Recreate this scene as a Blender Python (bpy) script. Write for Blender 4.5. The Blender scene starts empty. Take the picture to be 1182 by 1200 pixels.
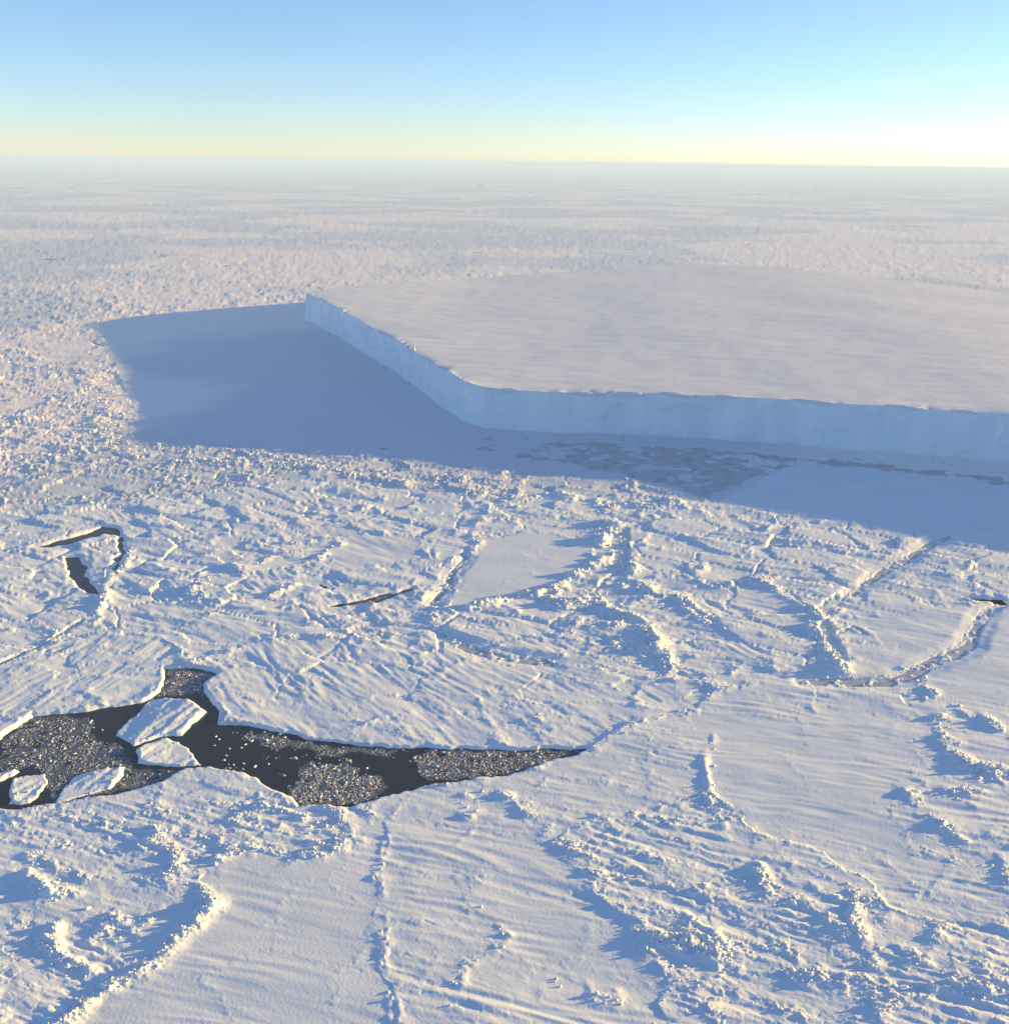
import bpy, math, random
import numpy as np
from mathutils import Matrix, Vector

# ------------------------------------------------------------------ camera, sky, sun, exposure
PW, PH = 1182.0, 1200.0            # size of the photograph the survey points were read from
FOC = 1250.0                       # focal length in those pixels
CAM_H = 250.0                      # aircraft height above the sea, metres
ROLL = math.atan2(15.0, 1182.0)
PITCH = math.atan2(410.5 * math.cos(ROLL), FOC)
SUN_AZ = math.atan2(295.0, 76.0)   # clockwise from +Y
SUN_EL = math.radians(7.1)

scene = bpy.context.scene
COL = scene.collection
cam_d = bpy.data.cameras.new('camera')
cam = bpy.data.objects.new('camera', cam_d)
COL.objects.link(cam)
scene.camera = cam
cam_d.sensor_fit = 'HORIZONTAL'
cam_d.sensor_width = 36.0
cam_d.lens = 36.0 * FOC / PW
cam_d.clip_start = 1.0
cam_d.clip_end = 600000.0
_up = Vector((0, math.sin(PITCH), math.cos(PITCH)))
_fw = Vector((0, math.cos(PITCH), -math.sin(PITCH)))
_rt = Vector((1, 0, 0))
_cr, _sr = math.cos(ROLL), math.sin(ROLL)
_ir = _rt * _cr + _up * _sr
_iu = -_rt * _sr + _up * _cr
_m = Matrix((( _ir.x, _iu.x, -_fw.x, 0.0), (_ir.y, _iu.y, -_fw.y, 0.0), (_ir.z, _iu.z, -_fw.z, CAM_H), (0, 0, 0, 1)))
cam.matrix_world = _m

world = bpy.data.worlds.new('World')
scene.world = world
world.use_nodes = True
wn = world.node_tree.nodes
wl = world.node_tree.links
sky = wn.new('ShaderNodeTexSky')
sky.sky_type = 'NISHITA'
sky.sun_disc = False
sky.sun_elevation = SUN_EL
sky.sun_rotation = SUN_AZ
sky.altitude = 250
sky.air_density = 0.75
sky.dust_density = 0.05
sky.ozone_density = 3.2
bg = wn['Background']
bg.inputs['Strength'].default_value = 0.097
tint = wn.new('ShaderNodeMix'); tint.data_type = 'RGBA'; tint.blend_type = 'MULTIPLY'
tint.inputs['Factor'].default_value = 1.0
sky_tint = (1.17, 0.985, 0.965, 1.0)
tint.inputs[7].default_value = sky_tint
wl.new(sky.outputs['Color'], tint.inputs[6])
hs = wn.new('ShaderNodeHueSaturation')
sky_sat = 0.96
hs.inputs['Saturation'].default_value = sky_sat
wl.new(tint.outputs[2], hs.inputs['Color'])
wl.new(hs.outputs['Color'], bg.inputs['Color'])

sun_d = bpy.data.lights.new('sun', 'SUN')
sun = bpy.data.objects.new('sun', sun_d)
COL.objects.link(sun)
sun_d.energy = 5.0
sun_d.angle = math.radians(0.53)
sun_d.color = (1.0, 0.62, 0.17)
_sd = Vector((math.sin(SUN_AZ) * math.cos(SUN_EL), math.cos(SUN_AZ) * math.cos(SUN_EL), math.sin(SUN_EL)))
sun.rotation_euler = (-_sd).to_track_quat('-Z', 'Y').to_euler()
sun.location = (600, 150, 700)

scene.view_settings.view_transform = 'Standard'
scene.view_settings.look = 'None'
scene.view_settings.gamma = 1.0
scene.view_settings.use_curve_mapping = False
scene.view_settings.exposure = 1.54
scene.render.engine = 'CYCLES'
scene.cycles.max_bounces = 6
scene.cycles.diffuse_bounces = 3
scene.cycles.volume_bounces = 1
scene.cycles.use_denoising = True

# ------------------------------------------------------------------ helpers
rng = np.random.default_rng(7)
random.seed(7)

def ground(px, py, z=0.0):
    """survey: where the sight line through a photo pixel meets height z"""
    u = px - PW / 2; v = py - PH / 2
    u2 = u * _cr + v * _sr; v2 = -u * _sr + v * _cr
    c, s = math.cos(PITCH), math.sin(PITCH)
    rx = u2; ry = FOC * c - v2 * s; rz = -FOC * s - v2 * c
    t = (z - CAM_H) / rz
    return (rx * t, ry * t)

def gpts(pts, z=0.0):
    return np.array([ground(a, b, z) for a, b in pts])

_P = rng.permutation(4096).astype(np.int64)
_A = rng.random(4096) * 2 * math.pi
_GX, _GY = np.cos(_A), np.sin(_A)
_R1, _R2, _R3, _R4 = (rng.random(4096) for _ in range(4))

def _h(ix, iy, seed):
    return _P[(_P[(ix + seed * 131) & 4095] + iy) & 4095]

def noise(x, y, seed=0):
    """gradient noise, about -0.7..0.7"""
    xf = np.floor(x); yf = np.floor(y)
    ix = xf.astype(np.int64); iy = yf.astype(np.int64)
    fx = x - xf; fy = y - yf
    ux = fx * fx * fx * (fx * (fx * 6 - 15) + 10)
    uy = fy * fy * fy * (fy * (fy * 6 - 15) + 10)
    def d(ox, oy):
        k = _h(ix + ox, iy + oy, seed)
        return _GX[k] * (fx - ox) + _GY[k] * (fy - oy)
    a = d(0, 0); a = a + ux * (d(1, 0) - a)
    b = d(0, 1); b = b + ux * (d(1, 1) - b)
    return a + uy * (b - a)

def fbm(x, y, oct=4, seed=0, gain=0.5):
    s = 0; a = 1.0; t = 0
    for i in range(oct):
        s = s + a * noise(x, y, seed + i * 7)
        t += a; a *= gain; x = x * 2.03 + 17.1; y = y * 2.03 + 9.7
    return s / t

def cells(x, y, seed=0):
    """worley: nearest cell id, offset to its centre, second distance minus first"""
    xf = np.floor(x).astype(np.int64); yf = np.floor(y).astype(np.int64)
    b1 = np.full(x.shape, 9.0); b2 = np.full(x.shape, 9.0)
    kid = np.zeros(x.shape, np.int64); ox = np.zeros(x.shape); oy = np.zeros(x.shape)
    for i in (-1, 0, 1):
        for j in (-1, 0, 1):
            k = _h(xf + i, yf + j, seed)
            dx = x - (xf + i + 0.1 + 0.8 * _R1[k]); dy = y - (yf + j + 0.1 + 0.8 * _R2[k])
            d = dx * dx + dy * dy
            n = d < b1
            b2 = np.where(n, b1, np.minimum(b2, d))
            b1 = np.where(n, d, b1); kid = np.where(n, k, kid)
            ox = np.where(n, dx, ox); oy = np.where(n, dy, oy)
    return kid, ox, oy, np.sqrt(b2) - np.sqrt(b1)

def sstep(a, b, x):
    t = np.clip((x - a) / (b - a), 0, 1)
    return t * t * (3 - 2 * t)

def inside(poly, x, y):
    r = np.zeros(x.shape, bool)
    bx = (x >= poly[:, 0].min()) & (x <= poly[:, 0].max()) & (y >= poly[:, 1].min()) & (y <= poly[:, 1].max())
    if not bx.any():
        return r
    xs, ys = x[bx], y[bx]
    q = np.zeros(xs.shape, bool)
    n = len(poly)
    for i in range(n):
        x0, y0 = poly[i]; x1, y1 = poly[(i + 1) % n]
        if y0 == y1:
            continue
        q ^= ((ys >= y0) != (ys >= y1)) & (xs < (x1 - x0) * (ys - y0) / (y1 - y0) + x0)
    r[bx] = q
    return r

def dist_line(pts, x, y, far=60.0, closed=False):
    """distance to a polyline, computed only near it"""
    d = np.full(x.shape, far)
    if closed:
        pts = np.vstack([pts, pts[:1]])
    for (x0, y0), (x1, y1) in zip(pts[:-1], pts[1:]):
        m = (x > min(x0, x1) - far) & (x < max(x0, x1) + far) & (y > min(y0, y1) - far) & (y < max(y0, y1) + far)
        if not m.any():
            continue
        xs, ys = x[m], y[m]
        dx, dy = x1 - x0, y1 - y0
        t = np.clip(((xs - x0) * dx + (ys - y0) * dy) / (dx * dx + dy * dy + 1e-9), 0, 1)
        d[m] = np.minimum(d[m], np.hypot(xs - x0 - t * dx, ys - y0 - t * dy))
    return d

def mesh_from(name, co, quads=None, tris=None):
    me = bpy.data.meshes.new(name)
    nq = 0 if quads is None else len(quads); nt = 0 if tris is None else len(tris)
    me.vertices.add(len(co))
    me.vertices.foreach_set('co', np.ascontiguousarray(co, np.float32).ravel())
    loops = []
    if nq: loops.append(np.asarray(quads).ravel())
    if nt: loops.append(np.asarray(tris).ravel())
    lp = np.concatenate(loops).astype(np.int32)
    me.loops.add(len(lp)); me.loops.foreach_set('vertex_index', lp)
    st = np.concatenate([np.arange(nq) * 4, nq * 4 + np.arange(nt) * 3]).astype(np.int32)
    me.polygons.add(nq + nt); me.polygons.foreach_set('loop_start', st)
    me.update(calc_edges=True)
    me.validate()
    return me

def add(name, me, mat, parent=None, label=None, cat=None, group=None, kind=None, smooth=False):
    o = bpy.data.objects.new(name, me)
    COL.objects.link(o)
    if mat is not None and not me.materials:
        me.materials.append(mat)
    if smooth:
        me.polygons.foreach_set('use_smooth', np.ones(len(me.polygons), bool))
    if parent is not None: o.parent = parent
    if label: o['label'] = label
    if cat: o['category'] = cat
    if group: o['group'] = group
    if kind: o['kind'] = kind
    return o

def empty(name, loc, label, cat, group=None):
    o = bpy.data.objects.new(name, None)
    COL.objects.link(o)
    o.location = loc
    o.empty_display_size = 5
    o['label'] = label; o['category'] = cat
    if group: o['group'] = group
    return o

# ------------------------------------------------------------------ materials
def new_mat(name):
    m = bpy.data.materials.new(name)
    m.use_nodes = True
    return m, m.node_tree.nodes, m.node_tree.links, m.node_tree.nodes['Principled BSDF']

def ice_mat(name, c0, c1, scale=0.05, rough=0.6, bump=0.0, bscale=1.0, stretch=None, spec=0.3, detail=5, ramp=(0.35, 0.65), shift=(0, 0, 0)):
    m, n, l, p = new_mat(name)
    g = n.new('ShaderNodeNewGeometry')
    mp = n.new('ShaderNodeMapping')
    if stretch: mp.inputs['Scale'].default_value = stretch
    mp.inputs['Location'].default_value = shift
    l.new(g.outputs['Position'], mp.inputs['Vector'])
    t = n.new('ShaderNodeTexNoise'); t.inputs['Scale'].default_value = scale; t.inputs['Detail'].default_value = detail
    l.new(mp.outputs[0], t.inputs['Vector'])
    r = n.new('ShaderNodeValToRGB')
    r.color_ramp.elements[0].position = ramp[0]; r.color_ramp.elements[0].color = (*c0, 1)
    r.color_ramp.elements[1].position = ramp[1]; r.color_ramp.elements[1].color = (*c1, 1)
    l.new(t.outputs['Fac'], r.inputs['Fac']); l.new(r.outputs['Color'], p.inputs['Base Color'])
    p.inputs['Roughness'].default_value = rough
    p.inputs['Specular IOR Level'].default_value = spec
    if bump:
        b = n.new('ShaderNodeTexNoise'); b.inputs['Scale'].default_value = bscale; b.inputs['Detail'].default_value = 6
        l.new(mp.outputs[0], b.inputs['Vector'])
        bn = n.new('ShaderNodeBump'); bn.inputs['Strength'].default_value = 1.0; bn.inputs['Distance'].default_value = bump
        l.new(b.outputs['Fac'], bn.inputs['Height']); l.new(bn.outputs['Normal'], p.inputs['Normal'])
    return m

M_SNOW = ice_mat('wind_packed_snow', (0.72, 0.84, 0.92), (0.79, 0.89, 0.95), 0.03, 0.65, 0.10, 0.9, spec=0.2)
PSHIFT = (3100, 1700, 900)
M_PACK = ice_mat('pack_snow', (0.66, 0.75, 0.83), (0.92, 0.92, 0.90), 0.0019, 0.65, 0.12, 0.35, spec=0.2, detail=8, ramp=(0.46, 0.55), shift=PSHIFT)
M_TOP = ice_mat('iceberg_snow', (0.73, 0.80, 0.85), (0.76, 0.82, 0.87), 0.01, 0.7, 0.10, 0.12, (1.0, 2.2, 1.0), spec=0.2)
M_BLOCK = ice_mat('ice_block_snow', (0.70, 0.79, 0.87), (0.86, 0.89, 0.91), 0.25, 0.5, 0.05, 1.6)
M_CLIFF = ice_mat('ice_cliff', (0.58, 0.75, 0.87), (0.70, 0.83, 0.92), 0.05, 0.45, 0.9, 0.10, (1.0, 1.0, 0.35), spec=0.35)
M_BRASH = ice_mat('brash_ice', (0.26, 0.30, 0.35), (0.58, 0.62, 0.68), 0.5, 0.5)
M_SLUSH = ice_mat('grease_ice', (0.04, 0.048, 0.062), (0.18, 0.21, 0.25), 0.55, 0.35, 0.05, 2.0, detail=8)
M_THIN = ice_mat('young_grey_ice', (0.34, 0.41, 0.48), (0.54, 0.60, 0.66), 0.12, 0.45, 0.06, 1.0)

m, n, l, p = new_mat('sea_water')
p.inputs['Base Color'].default_value = (0.022, 0.027, 0.040, 1)
p.inputs['Roughness'].default_value = 0.22
p.inputs['IOR'].default_value = 1.33
g = n.new('ShaderNodeNewGeometry')
t = n.new('ShaderNodeTexNoise'); t.inputs['Scale'].default_value = 0.6; t.inputs['Detail'].default_value = 3
l.new(g.outputs['Position'], t.inputs['Vector'])
b = n.new('ShaderNodeBump'); b.inputs['Distance'].default_value = 0.02
l.new(t.outputs['Fac'], b.inputs['Height']); l.new(b.outputs['Normal'], p.inputs['Normal'])
M_WATER = m

# ------------------------------------------------------------------ survey of the ice: leads, floes, ridges (photo pixels -> ground metres)
S_SHORE = [(-400, 985), (-60, 955), (0, 946), (18, 950), (40, 946), (74, 942), (112, 934), (148, 928), (189, 916), (219, 903), (243, 899), (284, 908),
           (335, 933), (355, 944), (406, 946), (447, 938), (507, 920), (560, 914), (600, 907), (633, 898), (691, 879)]
BAND = [(691, 879), (734, 855), (780, 842), (820, 824), (846, 809), (887, 804), (937, 799), (1039, 799), (1089, 778),
        (1135, 758), (1156, 717), (1182, 706), (1300, 690), (1700, 660)]
N_SHORE = [(691, 878), (600, 879), (530, 878), (457, 877), (386, 871), (355, 867), (350, 862), (296, 853), (257, 848), (256, 831), (240, 816),
           (241, 801), (256, 790), (225, 782), (196, 784), (192, 804), (177, 818), (166, 824), (118, 832), (80, 837), (41, 838), (0, 866), (-60, 885), (-400, 960)]
LEAD = S_SHORE + N_SHORE
LEAD2 = [(38, 642), (70, 634), (101, 626), (119, 617), (138, 621), (146, 634), (146, 652), (135, 673), (131, 668), (141, 648), (138, 630),
         (121, 626), (100, 633), (60, 642)]
LEAD3 = [(76, 654), (93, 653), (101, 664), (101, 676), (112, 688), (116, 699), (104, 696), (92, 689), (81, 674)]
LEAD4 = [(362, 713), (406, 707), (447, 697), (486, 690), (470, 697), (447, 705), (411, 711)]
LEAD5 = [(1126, 700), (1182, 703), (1300, 698), (1300, 708), (1182, 710), (1152, 706)]
WATER = [gpts(q) for q in (LEAD, LEAD2, LEAD3, LEAD4, LEAD5)]

ISLANDS = [  # floes drifting in the lead
    ([(175, 821), (195, 819), (225, 822), (243, 836), (226, 849), (213, 863), (190, 863), (157, 874), (145, 869), (135, 863), (154, 843)],
     'jagged snow covered floe jutting into the lead, largest in the dark water'),
    ([(160, 878), (190, 866), (212, 870), (228, 886), (235, 897), (207, 900), (180, 898), (161, 895)],
     'bluish wedge of ice just below the largest floe in the lead'),
    ([(92, 908), (147, 898), (144, 911), (127, 925), (90, 936), (66, 942), (72, 926)],
     'low sunlit floe wedged in slush along the south shore of the lead'),
    ([(10, 927), (13, 914), (52, 906), (54, 920), (44, 934), (33, 941), (11, 942)],
     'small angular tilted floe beside dark water at the left edge'),
    ([(-70, 925), (-40, 908), (0, 907), (18, 904), (20, 907), (4, 915), (-20, 925)],
     'sliver of floe cut off by the left edge of the frame'),
]
ISL = [gpts(q) for q, _ in ISLANDS]

R1 = [(20, 1240), (81, 1195), (137, 1159), (188, 1124), (228, 1088), (249, 1063), (232, 1042), (249, 1012), (269, 1002)]
R1B = [(269, 1002), (330, 1003), (391, 1002), (408, 976), (391, 950)]
K1 = [(424, 946), (440, 960), (452, 976), (447, 1012), (448, 1083), (449, 1134), (459, 1195), (465, 1260), (468, 1330)]
K4 = [(575, 585), (562, 620), (558, 640), (540, 655), (520, 690), (503, 712), (513, 742)]
K3 = [(513, 742), (540, 755), (580, 768), (640, 776), (700, 784), (760, 795), (820, 803), (846, 809)]
TOPN = [(513, 742), (460, 745), (400, 750), (330, 748), (260, 765), (225, 782)]
DIAG = [(1140, 615), (1110, 629), (1039, 667), (983, 707), (975, 745), (940, 798)]
FC_E = [(560, 914), (600, 940), (650, 985), (700, 1040), (752, 1090), (770, 1140), (782, 1200), (795, 1330)]
FE_S = [(860, 805), (845, 870), (835, 930), (880, 975), (960, 1000), (1060, 1065), (1182, 1090), (1300, 1120), (1800, 1200)]
FI_E = [(1065, 790), (1080, 805), (1120, 830), (1182, 860), (1300, 900), (1800, 1000)]

def rev(q): return q[::-1]
def seg(q, a, b=None):
    i = q.index(a); j = len(q) if b is None else q.index(b) + 1
    return q[i:j]

# name, polygon (photo px), sastrugi direction (deg), roughness 0..1, label
FLOES = [
    ('drifted', seg(S_SHORE, (-400, 985), (355, 944)) + [(391, 950)] + rev(R1B)[1:] + rev(R1)[1:] + [(-500, 1400)], -18, 0.42,
     'drifted hummocky floe with deep blue shadows at the bottom left corner'),
    ('smooth', R1 + R1B[1:] + [(424, 946)] + K1[1:] + [(20, 1330)], -12, 0.02,
     'broad smooth snow floe at bottom centre inside a jagged ridge edge'),
    ('tongue', [(424, 946), (447, 938), (507, 920), (560, 914)] + FC_E[1:] + rev(K1)[:-1], -14, 0.16,
     'smooth floe tapering south from the dark lead, right of the thin straight ridge'),
    ('triangle', FI_E + seg(rev(BAND), (1700, 660), (1089, 778)), -20, 0.06,
     'smooth floe wedge at the right edge below the grey frozen band'),
    ('plain', [(560, 914), (600, 907), (633, 898)] + seg(BAND, (691, 879), (1039, 799)) + FI_E + rev(FE_S)[:-2] + [(835, 930), (760, 950), (700, 960), (650, 985), (600, 940)], -16, 0.20,
     'wide grey snow floe right of the lead tip with long low drifts'),
    ('rubbled', FC_E[2:] + [(1900, 1500)] + rev(FE_S)[:-2] + [(835, 930), (760, 950), (700, 960)], -24, 0.50,
     'rough floe strewn with rubble ridges filling the bottom right corner'),
    ('streaked', N_SHORE[:13] + [(225, 782)] + rev(TOPN)[1:] + K3[1:] + [(820, 824), (780, 842), (734, 855)], -52, 0.24,
     'floe combed by diagonal wind ridges along the north shore of the lead'),
    ('combed', [(225, 782)] + N_SHORE[14:] + [(-400, 800), (-60, 775), (0, 768), (45, 760), (120, 744), (190, 748)], 66, 0.22,
     'upturned floe with steep sunlit grooves above the left arm of the lead'),
    ('pocket', [(562, 632), (640, 625), (690, 635), (695, 665), (640, 690), (560, 712), (522, 716), (545, 662)], -20, 0.02,
     'small smooth pale floe beside the blue vertical crack at centre'),
    ('left', [(-400, 800), (-60, 775), (0, 768), (45, 760), (120, 744), (190, 748), (225, 782)] + rev(TOPN)[1:] + rev(K4)[1:] + [(480, 575), (350, 562), (150, 590), (0, 600), (-400, 620)], -34, 0.30,
     'wide drifted floe left of the blue crack holding two small open leads'),
    ('shaded', [(945, 543), (1100, 555), (1300, 586), (1700, 640), (1700, 655), (1300, 640), (1140, 615), (1110, 629), (1000, 612), (835, 592), (870, 575)], -14, 0.01,
     'smooth floe half in the blue shadow below the iceberg front'),
    ('corner', [(1140, 615), (1300, 640), (1700, 655), (1700, 660)] + seg(rev(BAND), (1300, 690), (1039, 799)) + [(940, 798)] + rev(DIAG)[1:-1], -26, 0.22,
     'floe at right between the diagonal ice strip and the grey band'),
    ('middle', K4 + K3[1:] + [(887, 804), (940, 798)] + rev(DIAG)[1:] + [(1000, 612), (835, 592), (760, 585), (660, 578)], -28, 0.38,
     'broken ridged floe at centre right around the deep blue crack'),
]
FL = [(nm, gpts(q), math.radians(a), r, lab) for nm, q, a, r, lab in FLOES]

FROZEN = [gpts(q) for q in (
    [(500, 515), (560, 509), (640, 513), (760, 520), (880, 528), (1000, 540), (1182, 558), (1420, 590), (1420, 600), (1182, 572), (1060, 556), (945, 545), (880, 568), (830, 585), (760, 565), (660, 548), (570, 535), (500, 525)],
    [(937, 797), (1000, 795), (1039, 795), (1085, 774), (1128, 756), (1148, 718), (1160, 712), (1160, 722), (1146, 760), (1095, 786), (1042, 806), (990, 806), (937, 803)],
    [(1117, 625), (1112, 632), (1044, 671), (1000, 700), (995, 697), (1036, 664), (1100, 630)],
    [(540, 652), (548, 655), (528, 690), (512, 712), (503, 712), (517, 690)],
    [(514, 742), (580, 766), (650, 775), (650, 783), (570, 774), (516, 752)],
)]
def gl(q): return gpts(q)
# pressure ridges: polyline, half width m, height m, label (None = crack or minor line without an object of its own)
RIDGES = [
    (R1, 4.0, 2.5, 'bright jagged ridge of ice lumps curving along the smooth bottom floe'),
    (R1B, 4.5, 1.6, 'low rubble ridge between the dark lead and the smooth bottom floe'),
    (K1, 1.3, 0.75, 'thin straight ridge running down from the lead to the bottom edge'),
    ([(277, 958), (300, 950), (330, 953), (362, 962), (391, 975)], 3.2, 1.6, 'short curved rubble ridge just below the brash clump in the lead'),
    ([(35, 1005), (40, 1022), (62, 1050), (101, 1068), (135, 1085)], 3.4, 2.4, 'sunlit hummock ridge at the left edge casting a deep blue shadow'),
    ([(70, 1095), (56, 1108), (62, 1135), (105, 1140)], 3.4, 2.2, 'small hooked hummock ridge nearest the bottom left corner'),
    ([(120, 1075), (122, 1100), (150, 1112), (172, 1080)], 3.2, 1.8, 'clustered ice lumps left of the bright curving ridge'),
    ([(175, 950), (180, 985), (200, 1010), (215, 1040)], 4.2, 1.7, 'rubble string dropping south from the slush at the left'),
    ([(540, 940), (553, 960), (575, 925), (600, 935)], 3.0, 2.1, 'lumpy ridge on the south shore below the middle of the lead'),
    (FC_E[1:], 4.0, 0.8, 'long rubble ridge edging the rough bottom right floe'),
    ([(835, 870), (838, 900), (833, 930), (838, 960), (835, 990)], 2.2, 1.3, 'short upright ridge line in the grey floe right of centre'),
    ([(1070, 935), (1090, 960), (1110, 985), (1150, 1005), (1182, 1030)], 5.0, 2.0, 'rubble ridge slanting down to the right edge'),
    ([(1095, 830), (1100, 870), (1130, 900), (1175, 905), (1110, 935)], 4.5, 2.4, 'tall blue shadowed rubble knot near the right edge'),
    ([(995, 1040), (1006, 1070), (1002, 1110), (1020, 1150), (1030, 1200)], 3.0, 1.9, 'standing ridge casting a broad shadow in the bottom right rubble'),
    ([(880, 1020), (905, 1050), (940, 1075), (975, 1085)], 4.5, 2.0, 'lumpy ridge cluster above the standing ridge at bottom right'),
    ([(760, 1095), (800, 1110), (850, 1115), (905, 1140), (960, 1150)], 4.5, 1.8, 'low rubble ridge crossing the rough bottom right floe'),
    ([(1060, 1120), (1110, 1145), (1150, 1165), (1200, 1180)], 4.5, 2.0, 'rubble ridge nearest the bottom right corner'),
    ([(640, 1150), (690, 1165), (740, 1190), (800, 1215)], 3.6, 1.4, 'broken low ridge along the bottom edge right of centre'),
    ([(530, 1190), (532, 1140), (595, 1110), (575, 1085), (552, 1050), (548, 1035)], 2.2, 0.6, 'low crooked ridge right of the thin straight ridge'),
    (BAND[:10], 3.4, 0.8, 'chain of rubble along the seam from the lead tip to the grey band'),
    (FI_E[:5], 4.5, 2.0, 'rubble edge bounding the smooth wedge floe at right'),
    (K3, 3.2, 0.8, 'curved rubble seam above the diagonally combed floe'),
    (K4, 4.0, 1.0, 'rubble walls along the crooked blue crack left of the pale floe'),
    ([(520, 716), (560, 713), (610, 702), (655, 688), (690, 668), (705, 655)], 3.6, 3.0, 'sharp sunlit ridge along the lower edge of the pale floe'),
    ([(700, 640), (712, 612), (724, 625), (730, 655), (738, 672)], 5.0, 3.6, 'tall blocky ridge beside the deep blue pit at centre'),
    ([(662, 690), (655, 715), (690, 700), (720, 720), (755, 735), (765, 760)], 6.5, 3.2, 'broad heap of crushed ice blocks right of centre'),
    ([(760, 690), (800, 705), (830, 725), (850, 740)], 6.0, 2.4, 'blue shadowed ridge slope right of the crushed heap'),
    ([(720, 735), (722, 765), (775, 762), (778, 790)], 4.0, 2.4, 'small ridge below the crushed heap at centre'),
    ([(850, 690), (885, 678), (910, 690), (945, 715), (975, 735)], 5.0, 2.2, 'ridge arching over the small smooth patch right of centre'),
    ([(955, 735), (972, 752), (980, 790), (1000, 800)], 7.0, 3.4, 'star shaped pile of tilted slabs above the grey band'),
    (DIAG, 3.2, 0.8, 'straight diagonal ridge running up into the iceberg shadow'),
    (TOPN, 5.0, 1.1, 'ragged rubble line above the combed floes at left'),
    ([(0, 780), (40, 765), (75, 742), (110, 722), (128, 700), (150, 640)], 4.0, 1.6, 'rubble trail hooking past the small open leads at upper left'),
    ([(225, 700), (250, 680), (290, 668), (340, 650), (390, 640)], 4.5, 1.6, 'slanting rubble line right of the small open leads'),
    ([(310, 705), (330, 690), (365, 665), (400, 640)], 4.0, 1.5, 'second slanting rubble line toward the pale drift at left centre'),
    ([(470, 570), (530, 560), (580, 590), (640, 580), (720, 595), (790, 590)], 9.0, 2.4, 'sunlit rubble belt along the front edge of the iceberg shadow'),
    ([(200, 545), (280, 540), (360, 548), (420, 560)], 9.0, 2.2, 'sunlit rubble belt below the left part of the iceberg shadow'),
    ([(95, 425), (115, 460), (135, 500), (160, 535)], 14.0, 0.8, 'rubble belt along the left tip of the iceberg shadow'),
]
RW = [(gl(q), w, h, lab) for q, w, h, lab in RIDGES]
# pits of blue shade and thin frozen cracks: polyline, half width, depth
CRACKS = [([(545, 648), (530, 675), (512, 705)], 2.2, 1.6), ([(513, 742), (515, 765)], 1.4, 1.0), ([(726, 622), (728, 660)], 6.0, 1.6),
          ([(965, 735), (985, 775)], 3.5, 1.2), (BAND[6:12], 3.6, 0.9), ([(1110, 629), (1039, 667), (990, 700)], 1.6, 0.8),
          ([(520, 747), (580, 770), (650, 780)], 1.6, 0.9), ([(0, 780), (60, 752), (95, 730)], 1.2, 0.9)]
CW = [(gl(q), w, d) for q, w, d in CRACKS]
SMOOTH = [gl(q) for q in (
    [(845, 850), (990, 850), (1060, 890), (1030, 985), (960, 985), (900, 965), (860, 930)],
    [(1010, 735), (1060, 722), (1140, 715), (1140, 745), (1085, 775), (1040, 785), (1050, 755)],
    [(600, 1000), (700, 1080), (750, 1200), (600, 1200), (600, 1100)],
    [(20, 405), (95, 393), (120, 412), (110, 425), (60, 424)],
    [(865, 690), (930, 700), (955, 722), (900, 722), (860, 712)],
    [(120, 390), (355, 362), (362, 380), (560, 505), (540, 525), (400, 525), (200, 512), (150, 470)],
    [(400, 640), (480, 632), (500, 655), (420, 668), (385, 668)],
)]

BERG_TOP_Z = 41.0
FRONT = [(358, 345), (375, 352), (400, 364), (425, 376), (445, 387), (465, 398), (485, 410), (505, 423), (525, 436), (545, 447), (562, 453), (580, 455), (620, 457), (690, 460),
         (760, 462), (830, 466), (900, 470), (1000, 478), (1090, 483), (1182, 489), (1300, 498), (1420, 507)]
BACK = [(358, 345), (400, 338), (480, 331), (560, 325), (640, 320), (720, 316), (800, 311), (860, 313), (920, 317), (1000, 325), (1090, 333), (1182, 342), (1300, 356), (1400, 368)]
BF = np.vstack([gpts(FRONT[:20], BERG_TOP_Z), [(540, 860), (640, 790), (760, 735), (900, 690), (1100, 630)]])
BB = np.vstack([gpts(BACK, BERG_TOP_Z), [(1500, 1500)]])
BPOLY = np.vstack([BF, BB[::-1][:-1]])

# ------------------------------------------------------------------ height of the pack ice above the sea
def sastrugi(x, y, ang, seed=0):
    c, s = np.cos(ang), np.sin(ang)
    u = x * c + y * s; v = -x * s + y * c
    w = 3.0 * noise(u / 40, v / 40, seed + 90) + 5.0 * noise(u / 90, v / 30, seed + 91)
    v = v + w
    a = noise(u / 34, v / 6.0, seed + 1)
    b_ = noise(u / 15, v / 2.6, seed + 2)
    big = noise(u / 110, v / 24, seed + 3)
    ridged = 0.5 - np.abs(a) * 1.4
    am = np.clip(0.55 + 1.6 * noise(u / 70, v / 26, seed + 4), 0.12, 1.5); bm_ = np.clip(0.55 + 1.8 * noise(u / 45, v / 18, seed + 5), 0.1, 1.5)
    return 0.52 * ridged * am + 0.34 * b_ * bm_ + 0.9 * big
GAIN = {'streaked': 1.35, 'combed': 1.5, 'left': 1.7, 'middle': 1.6, 'corner': 1.6, 'rubbled': 1.5, 'smooth': 0.75, 'tongue': 1.3, 'pocket': 0.5, 'shaded': 0.5, 'triangle': 0.9, 'plain': 1.3}

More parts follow.
